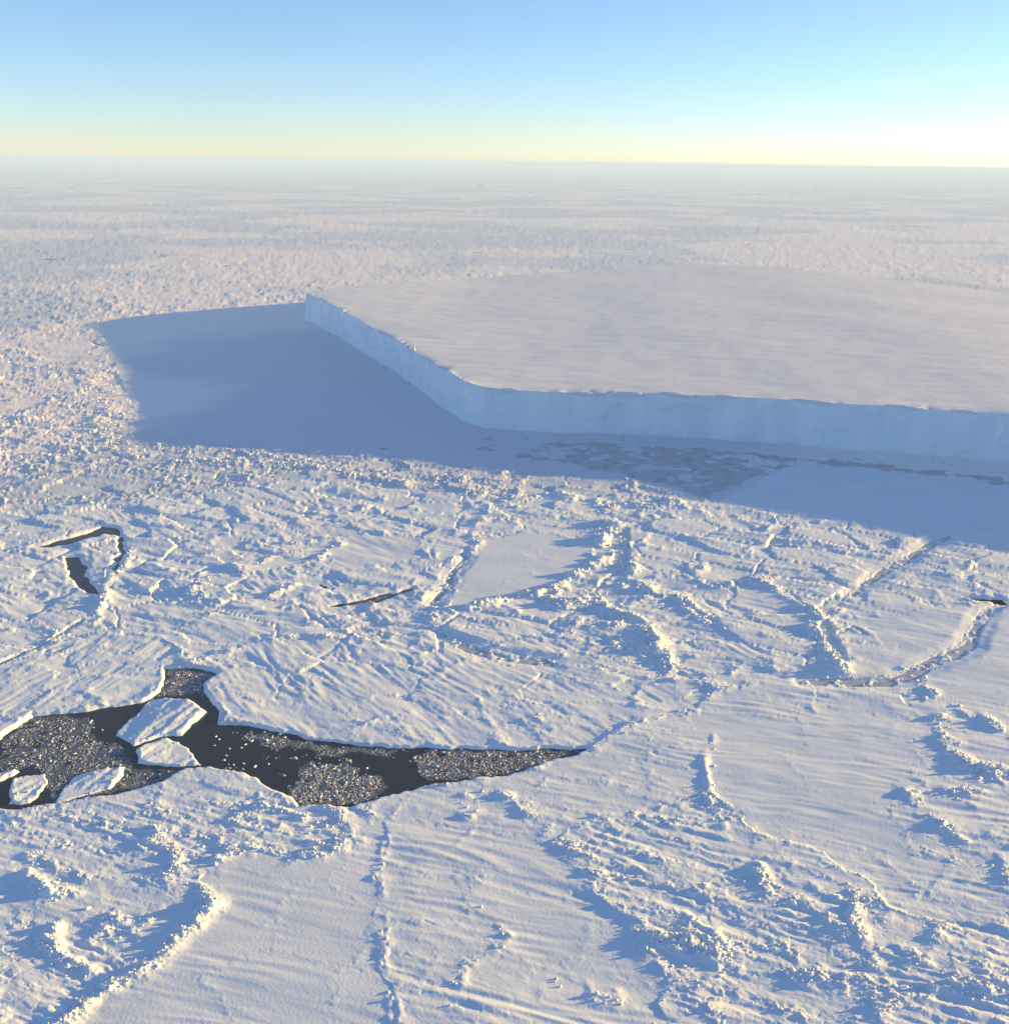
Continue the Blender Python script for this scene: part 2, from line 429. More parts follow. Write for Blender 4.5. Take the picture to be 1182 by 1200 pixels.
def height(x, y, want='z'):
    rx = x + 2.0 * noise(x / 5, y / 5, 56) + 6.0 * noise(x / 17, y / 17, 54) + 7.0 * noise(x / 48, y / 48, 154)
    ry = y + 2.0 * noise(x / 5, y / 5, 57) + 6.0 * noise(x / 17, y / 17, 55) + 7.0 * noise(x / 48, y / 48, 155)
    wx = x + 1.3 * noise(x / 6, y / 6, 31) + 3.0 * noise(x / 28, y / 28, 32)
    wy = y + 1.3 * noise(x / 6, y / 6, 33) + 3.0 * noise(x / 28, y / 28, 34)
    lx = x + 1.1 * noise(x / 3.5, y / 3.5, 35) + 2.4 * noise(x / 14, y / 14, 36)
    ly = y + 1.1 * noise(x / 3.5, y / 3.5, 37) + 2.4 * noise(x / 14, y / 14, 38)
    dist = np.hypot(x, y)
    fid = np.full(x.shape, -1)
    ang = np.full(x.shape, math.radians(-24.0)); gain = np.ones(x.shape)
    rough = 0.34 + 0.62 * sstep(560, 760, y) * (1 - 0.45 * sstep(2400, 5000, y))
    edge = np.full(x.shape, 60.0)
    for i, (nm, poly, a, r, lab) in enumerate(FL):
        q = inside(poly, rx, ry) & (fid < 0)
        fid[q] = i; ang[q] = a; rough[q] = r; gain[q] = GAIN.get(nm, 1.0)
        edge = np.minimum(edge, dist_line(poly, rx, ry, 30.0, True))
    # soften the change of roughness and let it come and go in patches
    patch = fbm(x / 75, y / 48, 4, 41)
    rough = np.clip(rough * (1.0 + 1.5 * patch), 0, 1)
    for poly in SMOOTH:
        d = dist_line(poly, wx, wy, 25.0, True)
        q = inside(poly, wx, wy)
        rough = rough * np.where(q, 0.12 * sstep(12, 0, d), sstep(-4, 12, d) * 0.6 + 0.4)
    # floes of the farther pack: cells with rubble along their seams
    k, ox, oy, f21 = cells(wx / 95 + 0.2 * patch, wy / 95, 3)
    k2, ox2, oy2, f21b = cells((wx * 0.92 - wy * 0.38) / 46 + 0.2 * patch, (wx * 0.38 + wy * 0.92) / 27 + 0.3 * patch, 4)
    mos = sstep(0.08, 0.3, rough) * sstep(430, 560, y) * (1 - 0.5 * sstep(1500, 2500, y))
    ang = ang + mos * (_R1[k2] - 0.5) * 0.9 * np.where(fid < 0, 0.6, 1.0)
    ang = np.round(ang * 12) / 12
    slab = mos * (((_R3[k2] - 0.5) * 2.2) * ox2 + ((_R4[k2] - 0.5) * 1.8) * oy2 + 0.7 * (_R2[k2] - 0.5))
    notch = mos * np.exp(-(f21b / 0.035) ** 2) * np.where(_R2[k2] > 0.35, 0.7, 0.1)
    far_on = np.where(fid < 0, 1.0, 0.0)
    k3, _a, _b, f3 = cells(wx / 620 + 0.5 * fbm(x / 400, y / 300, 3, 45), wy / 430 + 0.5 * fbm(x / 400, y / 300, 3, 46), 5)
    big_calm = np.where((_R4[k3] > 0.62) & (y > 1300), sstep(0.30, 0.04, f3) * 0.9 + 0.1, 1.0)
    seam = np.exp(-(f21 / 0.07) ** 2) * far_on + 0.35 * np.exp(-(f21b / 0.09) ** 2) * (0.35 + rough)
    calm = np.where((_R3[k] > 0.58), 0.25, 1.0)
    rough = np.where(fid < 0, rough * calm * big_calm, rough); seam = seam * np.where(fid < 0, big_calm, 1.0)
    # ridges
    mod = np.clip(0.50 + 1.9 * noise(x / 19, y / 19, 51) + 0.8 * noise(x / 7, y / 7, 53), 0.06, 1.6)
    rid = np.zeros(x.shape); rmax = np.zeros(x.shape)
    for pts, w, hh, lab in RW:
        d = dist_line(pts, *((wx, wy) if pts is RW[0][0] or pts is RW[2][0] else (rx, ry)), w * 3.2)
        e = np.exp(-(d / w) ** 2)
        rid = np.maximum(rid, e * hh)
    rid = rid * mod
    rid = np.maximum(rid, 0.7 * np.exp(-(edge / 2.2) ** 2) * mod)
    # wandering hummock lines of the rougher ice
    hr = sstep(0.04, 0.4, rough)
    for sc_, sd, am in ((70, 151, 1.5), (33, 152, 1.0), (16, 153, 0.6)):
        nn = noise(rx / sc_ / 1.5, ry / sc_, sd)
        ln = np.exp(-(nn / (1.6 / sc_ + 0.018)) ** 2) * sstep(-0.15, 0.25, noise(x / sc_ / 1.6, y / sc_ / 1.6, sd + 10))
        rid = np.maximum(rid, am * ln * hr * np.clip(mod + 0.2, 0, 1.5))
    rid = rid * np.where(fid < 0, 0.8, 0.68 + 0.32 * sstep(420, 620, y))
    streak = sstep(0.05, 0.5, rough) * sstep(-0.05, 0.35, noise((x * 0.94 - y * 0.34) / 26, (x * 0.34 + y * 0.94) / 7, 52))
    rm = np.clip(rid * 0.55 + seam * 0.8 + rough * (0.25 + 0.75 * streak) * 0.9, 0, 1.6)
    # blocks: tilted facets
    def blocks(sz, seed):
        kk, bx, by, ff = cells(wu / (sz * st), wv / sz, seed)
        up = (_R3[kk] ** 2.2) * 1.5
        til = (_R4[kk] - 0.5) * 1.6 * bx + (_R1[kk] - 0.5) * 1.6 * by
        return (up + til) * sstep(0.0, 0.10, ff), up
    ca, sa_ = math.cos(math.radians(-22)), math.sin(math.radians(-22))
    wu = x * ca + y * sa_ + 1.5 * noise(x / 5, y / 5, 58); wv = -x * sa_ + y * ca + 1.5 * noise(x / 5, y / 5, 59)
    st = 1.9
    b1, u1 = blocks(1.6, 61)
    b2, u2 = blocks(3.6, 62)
    b3, u3 = blocks(6.0, 63)
    far = sstep(700, 1600, y); vfar = sstep(1500, 3000, y)
    z = 0.95 + 0.25 * noise(x / 60, y / 60, 44)
    sa = sastrugi(x, y, ang)
    z = z + slab - notch
    z = z + gain * sa * (0.75 + 0.5 * patch) * (1 - 0.5 * np.clip(rm, 0, 1))
    z = z + 0.62 * rid + rm * (0.5 * b1 * (1 - 0.6 * far) + 0.42 * b2 + 0.55 * far * b3 * sstep(0.15, 0.5, rm)) * (1 - 0.88 * vfar)
    z = z + far * rough * (1.5 * fbm(x / 55, y / 55, 3, 64) + 2.6 * vfar * fbm(x / 150, y / 150, 3, 65) + 4.5 * sstep(4000, 9000, y) * fbm(x / 500, y / 500, 3, 66))
    ws = noise(wu / 24, wv / 2.6, 72) + 0.6 * noise(wu / 9, wv / 1.2, 73)
    z = z + 0.55 * ws * np.clip(rough * 1.6, 0.05, 0.8) * (1 - 0.7 * far) * np.clip(0.5 + 1.5 * noise(x / 30, y / 22, 74), 0.1, 1.3)
    # drift tails behind hummocks
    z = z + 0.7 * np.clip(noise((x * 0.95 - y * 0.3) / 30, (x * 0.3 + y * 0.95) / 9, 71), 0, 1) * sstep(0.05, 0.3, rough)
    for pts, w, dp in CW:
        d = dist_line(pts, wx, wy, w * 3)
        z = np.where(d < w, np.minimum(z, np.maximum(0.18, 0.95 - dp) + 0.12 * b1), z)
    for poly in FROZEN:
        big_ = poly is FROZEN[0]
        fx_, fy_ = (rx, ry) if big_ else (wx, wy)
        d = dist_line(poly, fx_, fy_, 20.0, True); q = inside(poly, fx_, fy_)
        if not big_: z = np.where(q, 0.12 + 0.30 * b1 + 0.15 * b2, z * (0.3 + 0.7 * sstep(0, 7, d)) + 0.12 * sstep(7, 0, d))
        hole = sstep(-0.05, 0.12, noise(x / 34, y / 20, 66) + 0.6 * noise(x / 11, y / 9, 67) + 0.26 - 0.6 * sstep(14, 0, d) - 0.5 * sstep(120, 0, x + 20)) if big_ else sstep(-0.02, 0.10, noise(x / 11, y / 11, 68) + 0.7 * noise(x / 4, y / 4, 69) + 0.10) * sstep(0.3, 1.2, d)
        z = np.where(q, z * (1 - hole) - 0.5 * hole * sstep(0, 1.5, d), z)
    # leads: the edge slopes steeply through the waterline
    slope = 1.15 - 0.55 * sstep(380, 700, y)
    for iw, poly in enumerate(WATER):
        d = dist_line(poly, lx, ly, 12.0, True)
        sd = np.where(inside(poly, lx, ly), -d, d)
        if iw and iw != 2: sd = sd + 3.2 * np.clip(noise(x / 10, y / 10, 39) + 0.1, -0.3, 1)
        z = np.minimum(z, np.clip(sd * slope + 0.02, -1.5, 9) if True else z)
    iid = np.full(x.shape, -1)
    b2i = None
    for i, poly in enumerate(ISL):
        d = dist_line(poly, lx, ly, 12.0, True)
        q = inside(poly, lx, ly)
        sd = np.where(q, d, -d)
        near = sd > -2.5
        if not near.any(): continue
        cx, cy = poly.mean(0)
        s2 = sastrugi(x, y, np.full(x.shape, 1.15))
        ti = (0.05 * (x - cx) + 0.03 * (y - cy)) * (1 if i % 2 == 0 else -1)
        zi = 0.75 + 1.5 * s2 + ti + (0.08 + 0.5 * sstep(3.0, 0.5, d) * (noise(x / 5, y / 5, 40) > 0)) * b2 + 0.10 * b1
        zi = np.minimum(np.maximum(zi, 0.3), sd * slope + 0.02)
        z = np.where(near, np.maximum(z, zi), z)
        iid[near & (sd > -1.0)] = i
    if want == 'z':
        return z
    return z, fid, iid, rm, rid

# ------------------------------------------------------------------ the pack ice: one survey grid, cut into floes
STEP = 1.36
vs = np.arange(1335, 216, -STEP)
ydist = []
for v in list(vs) + [213, 210, 207, 204, 201.5, 199, 197, 195.5, 194, 193, 192.2, 191.6, 191.2]:
    a = PITCH + math.atan2(v - 600.0, FOC)
    if a < 0.0016: break
    ydist.append(CAM_H / math.tan(a))
ydist = np.array(ydist + [160000.0])
us = np.arange(-240, 1182 + 245, STEP)
fwd = ydist * math.cos(PITCH) + CAM_H * math.sin(PITCH)
GXc = np.outer(fwd, (us - 591.0) / FOC)
GYc = np.repeat(ydist[:, None], len(us), 1)
# skirts left, right and behind the camera
GXc = np.hstack([np.full((len(ydist), 1), -160000.0), GXc, np.full((len(ydist), 1), 160000.0)])
GYc = np.hstack([GYc[:, :1], GYc, GYc[:, :1]])
GXc = np.vstack([GXc[:1], GXc]); GYc = np.vstack([np.full((1, GYc.shape[1]), -60000.0), GYc])
nr, nc = GXc.shape
fx, fy = GXc.ravel(), GYc.ravel()
Z, FID, IID, RM, RID = height(fx, fy, 'all')
farfade = sstep(30000, 9000, np.hypot(fx, fy))
Z = np.where(FID < 0, 1.0 + (Z - 1.0) * farfade, Z)
co = np.stack([fx, fy, Z], 1)
idx = np.arange(nr * nc).reshape(nr, nc)
Q = np.stack([idx[:-1, :-1].ravel(), idx[:-1, 1:].ravel(), idx[1:, 1:].ravel(), idx[1:, :-1].ravel()], 1)
zq = Z[Q]
keep = (zq.max(1) > -1.0)
cxq = fx[Q].mean(1); cyq = fy[Q].mean(1)
bc = BPOLY.mean(0)
shr = bc + (BPOLY - bc) * 0.93
keep &= ~inside(shr, cxq, cyq)
own = np.where(IID[Q].max(1) >= 0, 100 + IID[Q].max(1), FID[Q[:, 0]])

def sub_mesh(name, sel):
    q = Q[sel]
    u, inv = np.unique(q, return_inverse=True)
    return mesh_from(name, co[u], inv.reshape(q.shape))

sheet = add('pack_ice', sub_mesh('pack_ice', keep & (own == -1)), M_PACK, kind='structure')
for i, (nm, poly, a, r, lab) in enumerate(FL):
    s = keep & (own == i)
    if s.any():
        add('ice_floe', sub_mesh('ice_floe', s), M_SNOW, label=lab, cat='ice floe', group='floes of the broken pack ice')
for i, (q, lab) in enumerate(ISLANDS):
    s = keep & (own == 100 + i)
    if s.any():
        add('drifting_floe', sub_mesh('drifting_floe', s), M_SNOW, label=lab, cat='ice floe', group='floes adrift in the lead')

# ------------------------------------------------------------------ sea
B = 165000.0
sea = mesh_from('sea', np.array([(-B, -70000, 0), (B, -70000, 0), (B, B, 0), (-B, B, 0)], float), np.array([[0, 1, 2, 3]]))
add('sea', sea, M_WATER, kind='structure')

for poly in FROZEN:
    (x0, y0), (x1, y1) = poly.min(0) - 12, poly.max(0) + 12
    me = mesh_from('frozen_lead', np.array([(x0, y0, 0.05), (x1, y0, 0.05), (x1, y1, 0.05), (x0, y1, 0.05)]), np.array([[0, 1, 2, 3]]))
    add('frozen_lead', me, M_THIN, kind='structure')

# ------------------------------------------------------------------ tabular iceberg
def resample(p, n):
    d = np.r_[0, np.cumsum(np.hypot(*np.diff(p, axis=0).T))]
    t = np.linspace(0, d[-1], n)
    return np.stack([np.interp(t, d, p[:, 0]), np.interp(t, d, p[:, 1])], 1)

def smooth_line(p, n, k):
    q = resample(p, n)
    pad = np.vstack([np.repeat(q[:1], k, 0), q, np.repeat(q[-1:], k, 0)])
    ker = np.hanning(2 * k + 3)[1:-1]; ker /= ker.sum()
    return np.stack([np.convolve(pad[:, i], ker, 'valid') for i in (0, 1)], 1)

NF = 1000
fr = smooth_line(BF, NF, 5); bk = smooth_line(BB, NF, 5)
fr[0] = bk[0] = BF[0]
sF = np.r_[0, np.cumsum(np.hypot(*np.diff(fr, axis=0).T))]
def edge_wobble(p, s):
    t = np.gradient(p, axis=0); t /= np.hypot(t[:, 0], t[:, 1])[:, None] + 1e-9
    nrm = np.stack([t[:, 1], -t[:, 0]], 1)
    cm = np.clip(0.25 + 2.0 * noise(s / 80, s * 0 + 9.3, 78), 0, 1.3)
    w = 6.0 * noise(s / 75, s * 0 + 3.3, 80) + cm * (3.5 * np.abs(noise(s / 21, s * 0 + 7.3, 81)) + 0.9 * noise(s / 5, s * 0 + 1.3, 82))
    taper = sstep(0, 20, s)
    return p + nrm * (w * taper)[:, None], nrm
frw, nrmF = edge_wobble(fr, sF)
def berg_z(x, y):
    s = sastrugi(x, y, np.full(x.shape, math.radians(-8.0)), 20)
    return BERG_TOP_Z + 0.0095 * (x + 26) * sstep(-60, 200, x) * sstep(900, 500, x) + 0.45 * s + 2.5 * sstep(1350, 1750, y) * sstep(-50, -250, x) + 1.4 * noise(x / 170, y / 170, 21) + 0.5 * noise(x / 40, y / 22, 22)
berg = empty('tabular_iceberg', (float(bc[0]), float(bc[1]), 0.0), 'huge flat topped tabular iceberg with sheer shaded blue cliffs', 'iceberg')
off = np.array([bc[0], bc[1], 0.0])
NRW = 150
tt = (np.arange(NRW) / (NRW - 1)) ** 1.5
TX = frw[None, :, 0] * (1 - tt[:, None]) + bk[None, :, 0] * tt[:, None]
TY = frw[None, :, 1] * (1 - tt[:, None]) + bk[None, :, 1] * tt[:, None]
TZ = berg_z(TX.ravel(), TY.ravel()).reshape(TX.shape)
dfr = np.hypot(TX - frw[None, :, 0], TY - frw[None, :, 1])
lipm = np.clip(0.25 + 2.0 * noise(sF / 70, sF * 0 + 4.5, 88), 0, 1.3)
lip = lipm * (2.0 * noise(sF / 19, sF * 0 + 0.5, 83) + 1.0 * noise(sF / 7, sF * 0 + 2.5, 84)) + 1.2 * noise(sF / 90, sF * 0 + 6.5, 89)
TZ = TZ + np.exp(-dfr / 7.0) * (lip[None, :] - 0.5)
gi = np.arange(NRW * NF).reshape(NRW, NF)
GQ = np.stack([gi[:-1, :-1].ravel(), gi[:-1, 1:].ravel(), gi[1:, 1:].ravel(), gi[1:, :-1].ravel()], 1)
add('snow_top', mesh_from('snow_top', np.stack([TX.ravel(), TY.ravel(), TZ.ravel()], 1) - off, GQ), M_TOP, berg, smooth=True)

def cliff(name, line, ztop, s, i0, i1, nrm, label):
    rows = 30
    L = line[i0:i1]; Zt = ztop[i0:i1]; S = s[i0:i1]; Nn = nrm[i0:i1]
    tz = np.linspace(0, 1, rows)
    X = np.zeros((rows, len(L))); Y = X.copy(); Zz = X.copy()
    for r in range(rows):
        d = tz[r]                                    # 0 at the top lip, 1 at the waterline
        fk, f_a, f_b, f_c = cells(S / 26.0, S * 0 + d * 1.7 + 0.12 * S / 26.0, 95)
        bul = 3.2 * (_R3[fk] - 0.5) * sstep(0.0, 0.18, f_c) + 2.2 * noise(S / 60, S * 0 + d * 1.2, 85) + 0.3 * noise(S / 14, S * 0 + d * 2.5 + 5, 86) + 0.35 * noise(S / 5, S * 0 + d * 7, 87)
        bul = bul * min(1.0, d * 6) + 2.6 * d ** 1.5
        X[r] = L[:, 0] + Nn[:, 0] * bul; Y[r] = L[:, 1] + Nn[:, 1] * bul
        Zz[r] = Zt * (1 - d) + (-1.0) * d
    g_ = np.arange(rows * len(L)).reshape(rows, len(L))
    q = np.stack([g_[:-1, :-1].ravel(), g_[1:, :-1].ravel(), g_[1:, 1:].ravel(), g_[:-1, 1:].ravel()], 1)
    o = add(name, mesh_from(name, np.stack([X.ravel(), Y.ravel(), Zz.ravel()], 1) - off, q), M_CLIFF, berg, smooth=True)
    o['label'] = label
iB = int(np.argmin(np.hypot(fr[:, 0] - BF[10, 0], fr[:, 1] - BF[10, 1])))
cliff('cliff_face', frw, TZ[0], sF, 0, iB + 1, nrmF, 'pale blue cliff curving away to the far left corner')
cliff('cliff_face', frw, TZ[0], sF, iB, NF, nrmF, 'long shaded blue front cliff of the iceberg')
sB = np.r_[0, np.cumsum(np.hypot(*np.diff(bk, axis=0).T))]
tB = np.gradient(bk, axis=0); tB /= np.hypot(tB[:, 0], tB[:, 1])[:, None] + 1e-9
cliff('cliff_face', bk, TZ[-1], sB, 0, NF, np.stack([-tB[:, 1], tB[:, 0]], 1), 'sunlit far cliff hidden behind the iceberg top')
e0, e1 = frw[-1], bk[-1]
ne = 200
el = resample(np.stack([e0, e1]), ne)
td = (e1 - e0) / np.hypot(*(e1 - e0))
zt = np.interp(np.linspace(0, 1, ne), tt, TZ[:, -1])
cliff('cliff_face', el, zt, np.linspace(0, np.hypot(*(e1 - e0)), ne), 0, ne, np.repeat(np.array([[td[1], -td[0]]]), ne, 0), 'end cliff of the iceberg beyond the right edge')

# wind-built cornices and a pinnacle on the rim
def lump(seed, nu=18, nv=10):
    u_ = np.linspace(0, 2 * math.pi, nu, endpoint=False); w_ = np.linspace(-math.pi / 2, math.pi / 2, nv)
    U_, V_ = np.meshgrid(u_, w_)
    r_ = 1 + 0.45 * noise(U_.ravel() * 1.1 + seed * 3.1, V_.ravel() * 1.6, 96).reshape(U_.shape)
    v_ = np.stack([r_ * np.cos(V_) * np.cos(U_), r_ * np.cos(V_) * np.sin(U_), r_ * np.sin(V_)], 2).reshape(-1, 3)
    g_ = np.arange(nu * nv).reshape(nv, nu); gn = np.roll(g_, -1, 1)
    return mesh_from('snow_cornice', v_, np.stack([g_[:-1].ravel(), gn[:-1].ravel(), gn[1:].ravel(), g_[1:].ravel()], 1))
for k, (px, ln, wd, ht) in enumerate(((600, 9, 2.6, 1.1), (690, 17, 3.4, 1.5), (738, 13, 3.0, 1.6), (792, 18, 3.6, 1.5), (850, 10, 2.4, 1.0), (955, 22, 3.0, 1.2), (1060, 16, 3.0, 1.2), (1130, 12, 2.6, 1.1))):
    gx_, gy_ = ground(px, np.interp(px, [a for a, _ in FRONT], [b_ for _, b_ in FRONT]), BERG_TOP_Z)
    j = int(np.argmin(np.hypot(frw[:, 0] - gx_, frw[:, 1] - gy_)))
    tx, ty = frw[j + 3] - frw[j - 3]
    o = add('snow_cornice', lump(k), M_TOP, berg, smooth=True)
    o.location = (frw[j, 0] - bc[0], frw[j, 1] - bc[1], TZ[0, j] - 0.15 * ht)
    o.rotation_euler = (0.05, 0.04, math.atan2(ty, tx)); o.scale = (ln, wd, ht)
gx_, gy_ = ground(486, 411, BERG_TOP_Z)
j = int(np.argmin(np.hypot(frw[:, 0] - gx_, frw[:, 1] - gy_)))
pin = np.array([(-1.6, -1.8, -2), (1.7, -1.6, -2), (1.8, 1.7, -2), (-1.7, 1.8, -2), (-0.9, -0.7, 4.4), (0.6, -0.8, 5.8), (0.7, 0.6, 6.4), (-0.8, 0.8, 5.0)], float)
o = add('ice_pinnacle', mesh_from('ice_pinnacle', pin, np.array([(0, 3, 2, 1), (4, 5, 6, 7), (0, 1, 5, 4), (1, 2, 6, 5), (2, 3, 7, 6), (3, 0, 4, 7)])), M_TOP, berg)
o.location = (frw[j, 0] - bc[0] + 1.5, frw[j, 1] - bc[1] + 1.0, TZ[0, j])
o['label'] = 'small sunlit ice pinnacle standing on the left rim'

# ------------------------------------------------------------------ angular ice blocks
def block_batch(xs, ys, zs, size, seed, flat=0.7, tilt=0.38):
    """many jittered boxes as one vertex and quad array"""
    r = np.random.default_rng(seed)
    n_ = len(xs)
    base = np.array([(-1, -1, -1), (1, -1, -1), (1, 1, -1), (-1, 1, -1), (-1, -1, 1), (1, -1, 1), (1, 1, 1), (-1, 1, 1)], float) * 0.5
    v = base[None] + r.uniform(-0.2, 0.2, (n_, 8, 3))
    v[:, 4:, :2] *= r.uniform(0.45, 0.95, (n_, 1, 1))
    v *= np.stack([size * r.uniform(0.6, 1.25, n_), size * r.uniform(0.6, 1.25, n_), size * flat * r.uniform(0.5, 1.3, n_)], 1)[:, None, :]
    ax, ay, az = r.normal(0, tilt, n_), r.normal(0, tilt, n_), r.uniform(0, 6.28, n_)
    def rot(v, a, i, j):
        c, s = np.cos(a)[:, None], np.sin(a)[:, None]
        p, q = v[:, :, i].copy(), v[:, :, j].copy()
        v[:, :, i] = c * p - s * q; v[:, :, j] = s * p + c * q
    rot(v, ax, 1, 2); rot(v, ay, 0, 2); rot(v, az, 0, 1)
    v += np.stack([xs, ys, zs], 1)[:, None, :]
    f = np.array([(0, 3, 2, 1), (4, 5, 6, 7), (0, 1, 5, 4), (1, 2, 6, 5), (2, 3, 7, 6), (3, 0, 4, 7)])
    q = (f[None] + 8 * np.arange(n_)[:, None, None]).reshape(-1, 4)
    return v.reshape(-1, 3), q

def along(pts, n_, w, r):
    L = np.hypot(*np.diff(pts, axis=0).T); c = np.r_[0, np.cumsum(L)]
    t = r.uniform(0, c[-1], n_)
    x = np.interp(t, c, pts[:, 0]) + r.normal(0, w, n_)
    y = np.interp(t, c, pts[:, 1]) + r.normal(0, w, n_)
    return x, y, c[-1]

BLOCK_SHAPES = []
for i in range(8):
    v, q = block_batch(np.zeros(1), np.zeros(1), np.zeros(1), np.ones(1), 300 + i, 0.8)
    me = mesh_from('ice_block', v, q); me.materials.append(M_BLOCK)
    BLOCK_SHAPES.append(me)

def ridge_things():
    plan = []
    allx, ally = [], []
    for i, (pts, w, hh, lab) in enumerate(RW):
        r = np.random.default_rng(900 + i)
        L = np.hypot(*np.diff(pts, axis=0).T).sum()
        dm = np.hypot(*pts.mean(0))
        dens = 6.0 if dm < 520 else 3.5 if dm < 800 else 1.6
        nsm = int(min(3000, L * dens * (w / 3.5)))
        x, y, _ = along(pts, nsm, w * 0.95, r)
        sc = 0.48 + dm / 2000.0
        size = np.clip(r.lognormal(-0.55, 0.6, nsm), 0.22, 2.6) * sc * (0.6 + 0.2 * hh)
        nb = int(np.clip(L / 9.0, 3, 14))
        bx, by, _ = along(pts, nb, w * 0.35, r)
        bs = r.uniform(1.4, 2.6, nb) * sc * (0.55 + 0.22 * hh)
        plan.append((i, nsm, nb, size, bs))
        allx += [x, bx]; ally += [y, by]
    ax = np.concatenate(allx); ay = np.concatenate(ally)
    az, _f, _i, r_of, rd_ = height(ax, ay, 'all')
    k = 0
    for i, nsm, nb, size, bs in plan:
        pts, w, hh, lab = RW[i]
        x, y, z = ax[k:k + nsm], ay[k:k + nsm], az[k:k + nsm]; k += nsm
        bx, by, bz = ax[k:k + nb], ay[k:k + nb], az[k:k + nb]; k += nb
        o0 = pts.mean(0)
        root = empty('pressure_ridge', (float(o0[0]), float(o0[1]), 1.0), lab, 'ice ridge', 'pressure ridges in the pack ice')
        ok = (z > 0.2) & (r_of[k - nsm - nb:k - nb] > 0.20 + 0.35 * rng.random(nsm))
        v, q = block_batch(x[ok] - o0[0], y[ok] - o0[1], z[ok] - 1.0 + size[ok] * 0.12, size[ok], 40 + i)
        add('rubble', mesh_from('rubble', v, q), M_BLOCK, root, kind='stuff')
        rr = random.Random(i)
        for j in range(nb):
            if bz[j] <= 0: continue
            o = bpy.data.objects.new('ice_block', rr.choice(BLOCK_SHAPES))
            COL.objects.link(o); o.parent = root
            o.location = (bx[j] - o0[0], by[j] - o0[1], bz[j] - 1.0 + 0.15 * bs[j])
            o.rotation_euler = (rr.gauss(0, .4), rr.gauss(0, .4), rr.uniform(0, 6.28))
            o.scale = (bs[j] * rr.uniform(.7, 1.2), bs[j] * rr.uniform(.7, 1.2), bs[j] * rr.uniform(.6, 1.1))
ridge_things()

# loose rubble over the rough ice between the ridges
def rubble_field():
    r = np.random.default_rng(77)
    n_ = 150000
    v_ = r.uniform(235, 1260, n_); u_ = r.uniform(-120, 1300, n_)
    a = PITCH + np.arctan2(v_ - 600.0, FOC)
    y = CAM_H / np.tan(a); x = (u_ - 591) / FOC * (y * math.cos(PITCH) + CAM_H * math.sin(PITCH))
    z, fid, iid, rm, rid = height(x, y, 'all')
    pr = np.clip((rm - 0.26) * 1.2, 0, 0.7) * sstep(2200, 1100, y)
    ok = (r.random(n_) < pr) & (z > 0.3) & ~inside(BPOLY, x, y)
    x, y, z = x[ok], y[ok], z[ok]
    size = np.clip(r.lognormal(-0.6, 0.5, len(x)), 0.25, 2.0) * (0.42 + np.hypot(x, y) / 2000.0)
    size = np.minimum(size, 7)
    v, q = block_batch(x, y, z + size * 0.1, size, 5)
    add('rubble_ice', mesh_from('rubble_ice', v, q), M_BLOCK, label='loose ice rubble strewn over the rough pack ice', cat='ice rubble', kind='stuff')
rubble_field()

# ------------------------------------------------------------------ slush and chunks in the leads
SLUSH = [
    [(-300, 985), (-60, 940), (0, 905), (0, 868), (41, 840), (80, 839), (108, 842), (112, 862), (130, 870), (150, 884), (160, 900), (235, 902), (190, 915), (148, 928), (112, 934), (60, 944), (40, 900), (0, 904)],
    [(196, 785), (225, 783), (255, 791), (240, 802), (240, 816), (205, 816), (180, 817), (192, 804)],
    [(332, 936), (343, 918), (348, 900), (368, 890), (392, 897), (404, 888), (425, 908), (452, 912), (446, 938), (406, 946), (360, 946)],
    [(500, 918), (480, 895), (490, 880), (560, 879), (690, 879), (633, 898), (600, 907)],
    [(290, 855), (350, 866), (386, 873), (470, 879), (462, 892), (430, 884), (385, 888), (340, 876), (318, 880), (285, 864)],
    [(75, 640), (110, 628), (140, 632), (140, 652), (130, 670), (112, 650), (90, 640)],
    [(395, 713), (447, 698), (480, 692), (447, 706)],
]
SL = [gpts(q) for q in SLUSH]
SDENS = [1.0, 0.9, 1.5, 1.1, 0.8, 1.0, 0.8]

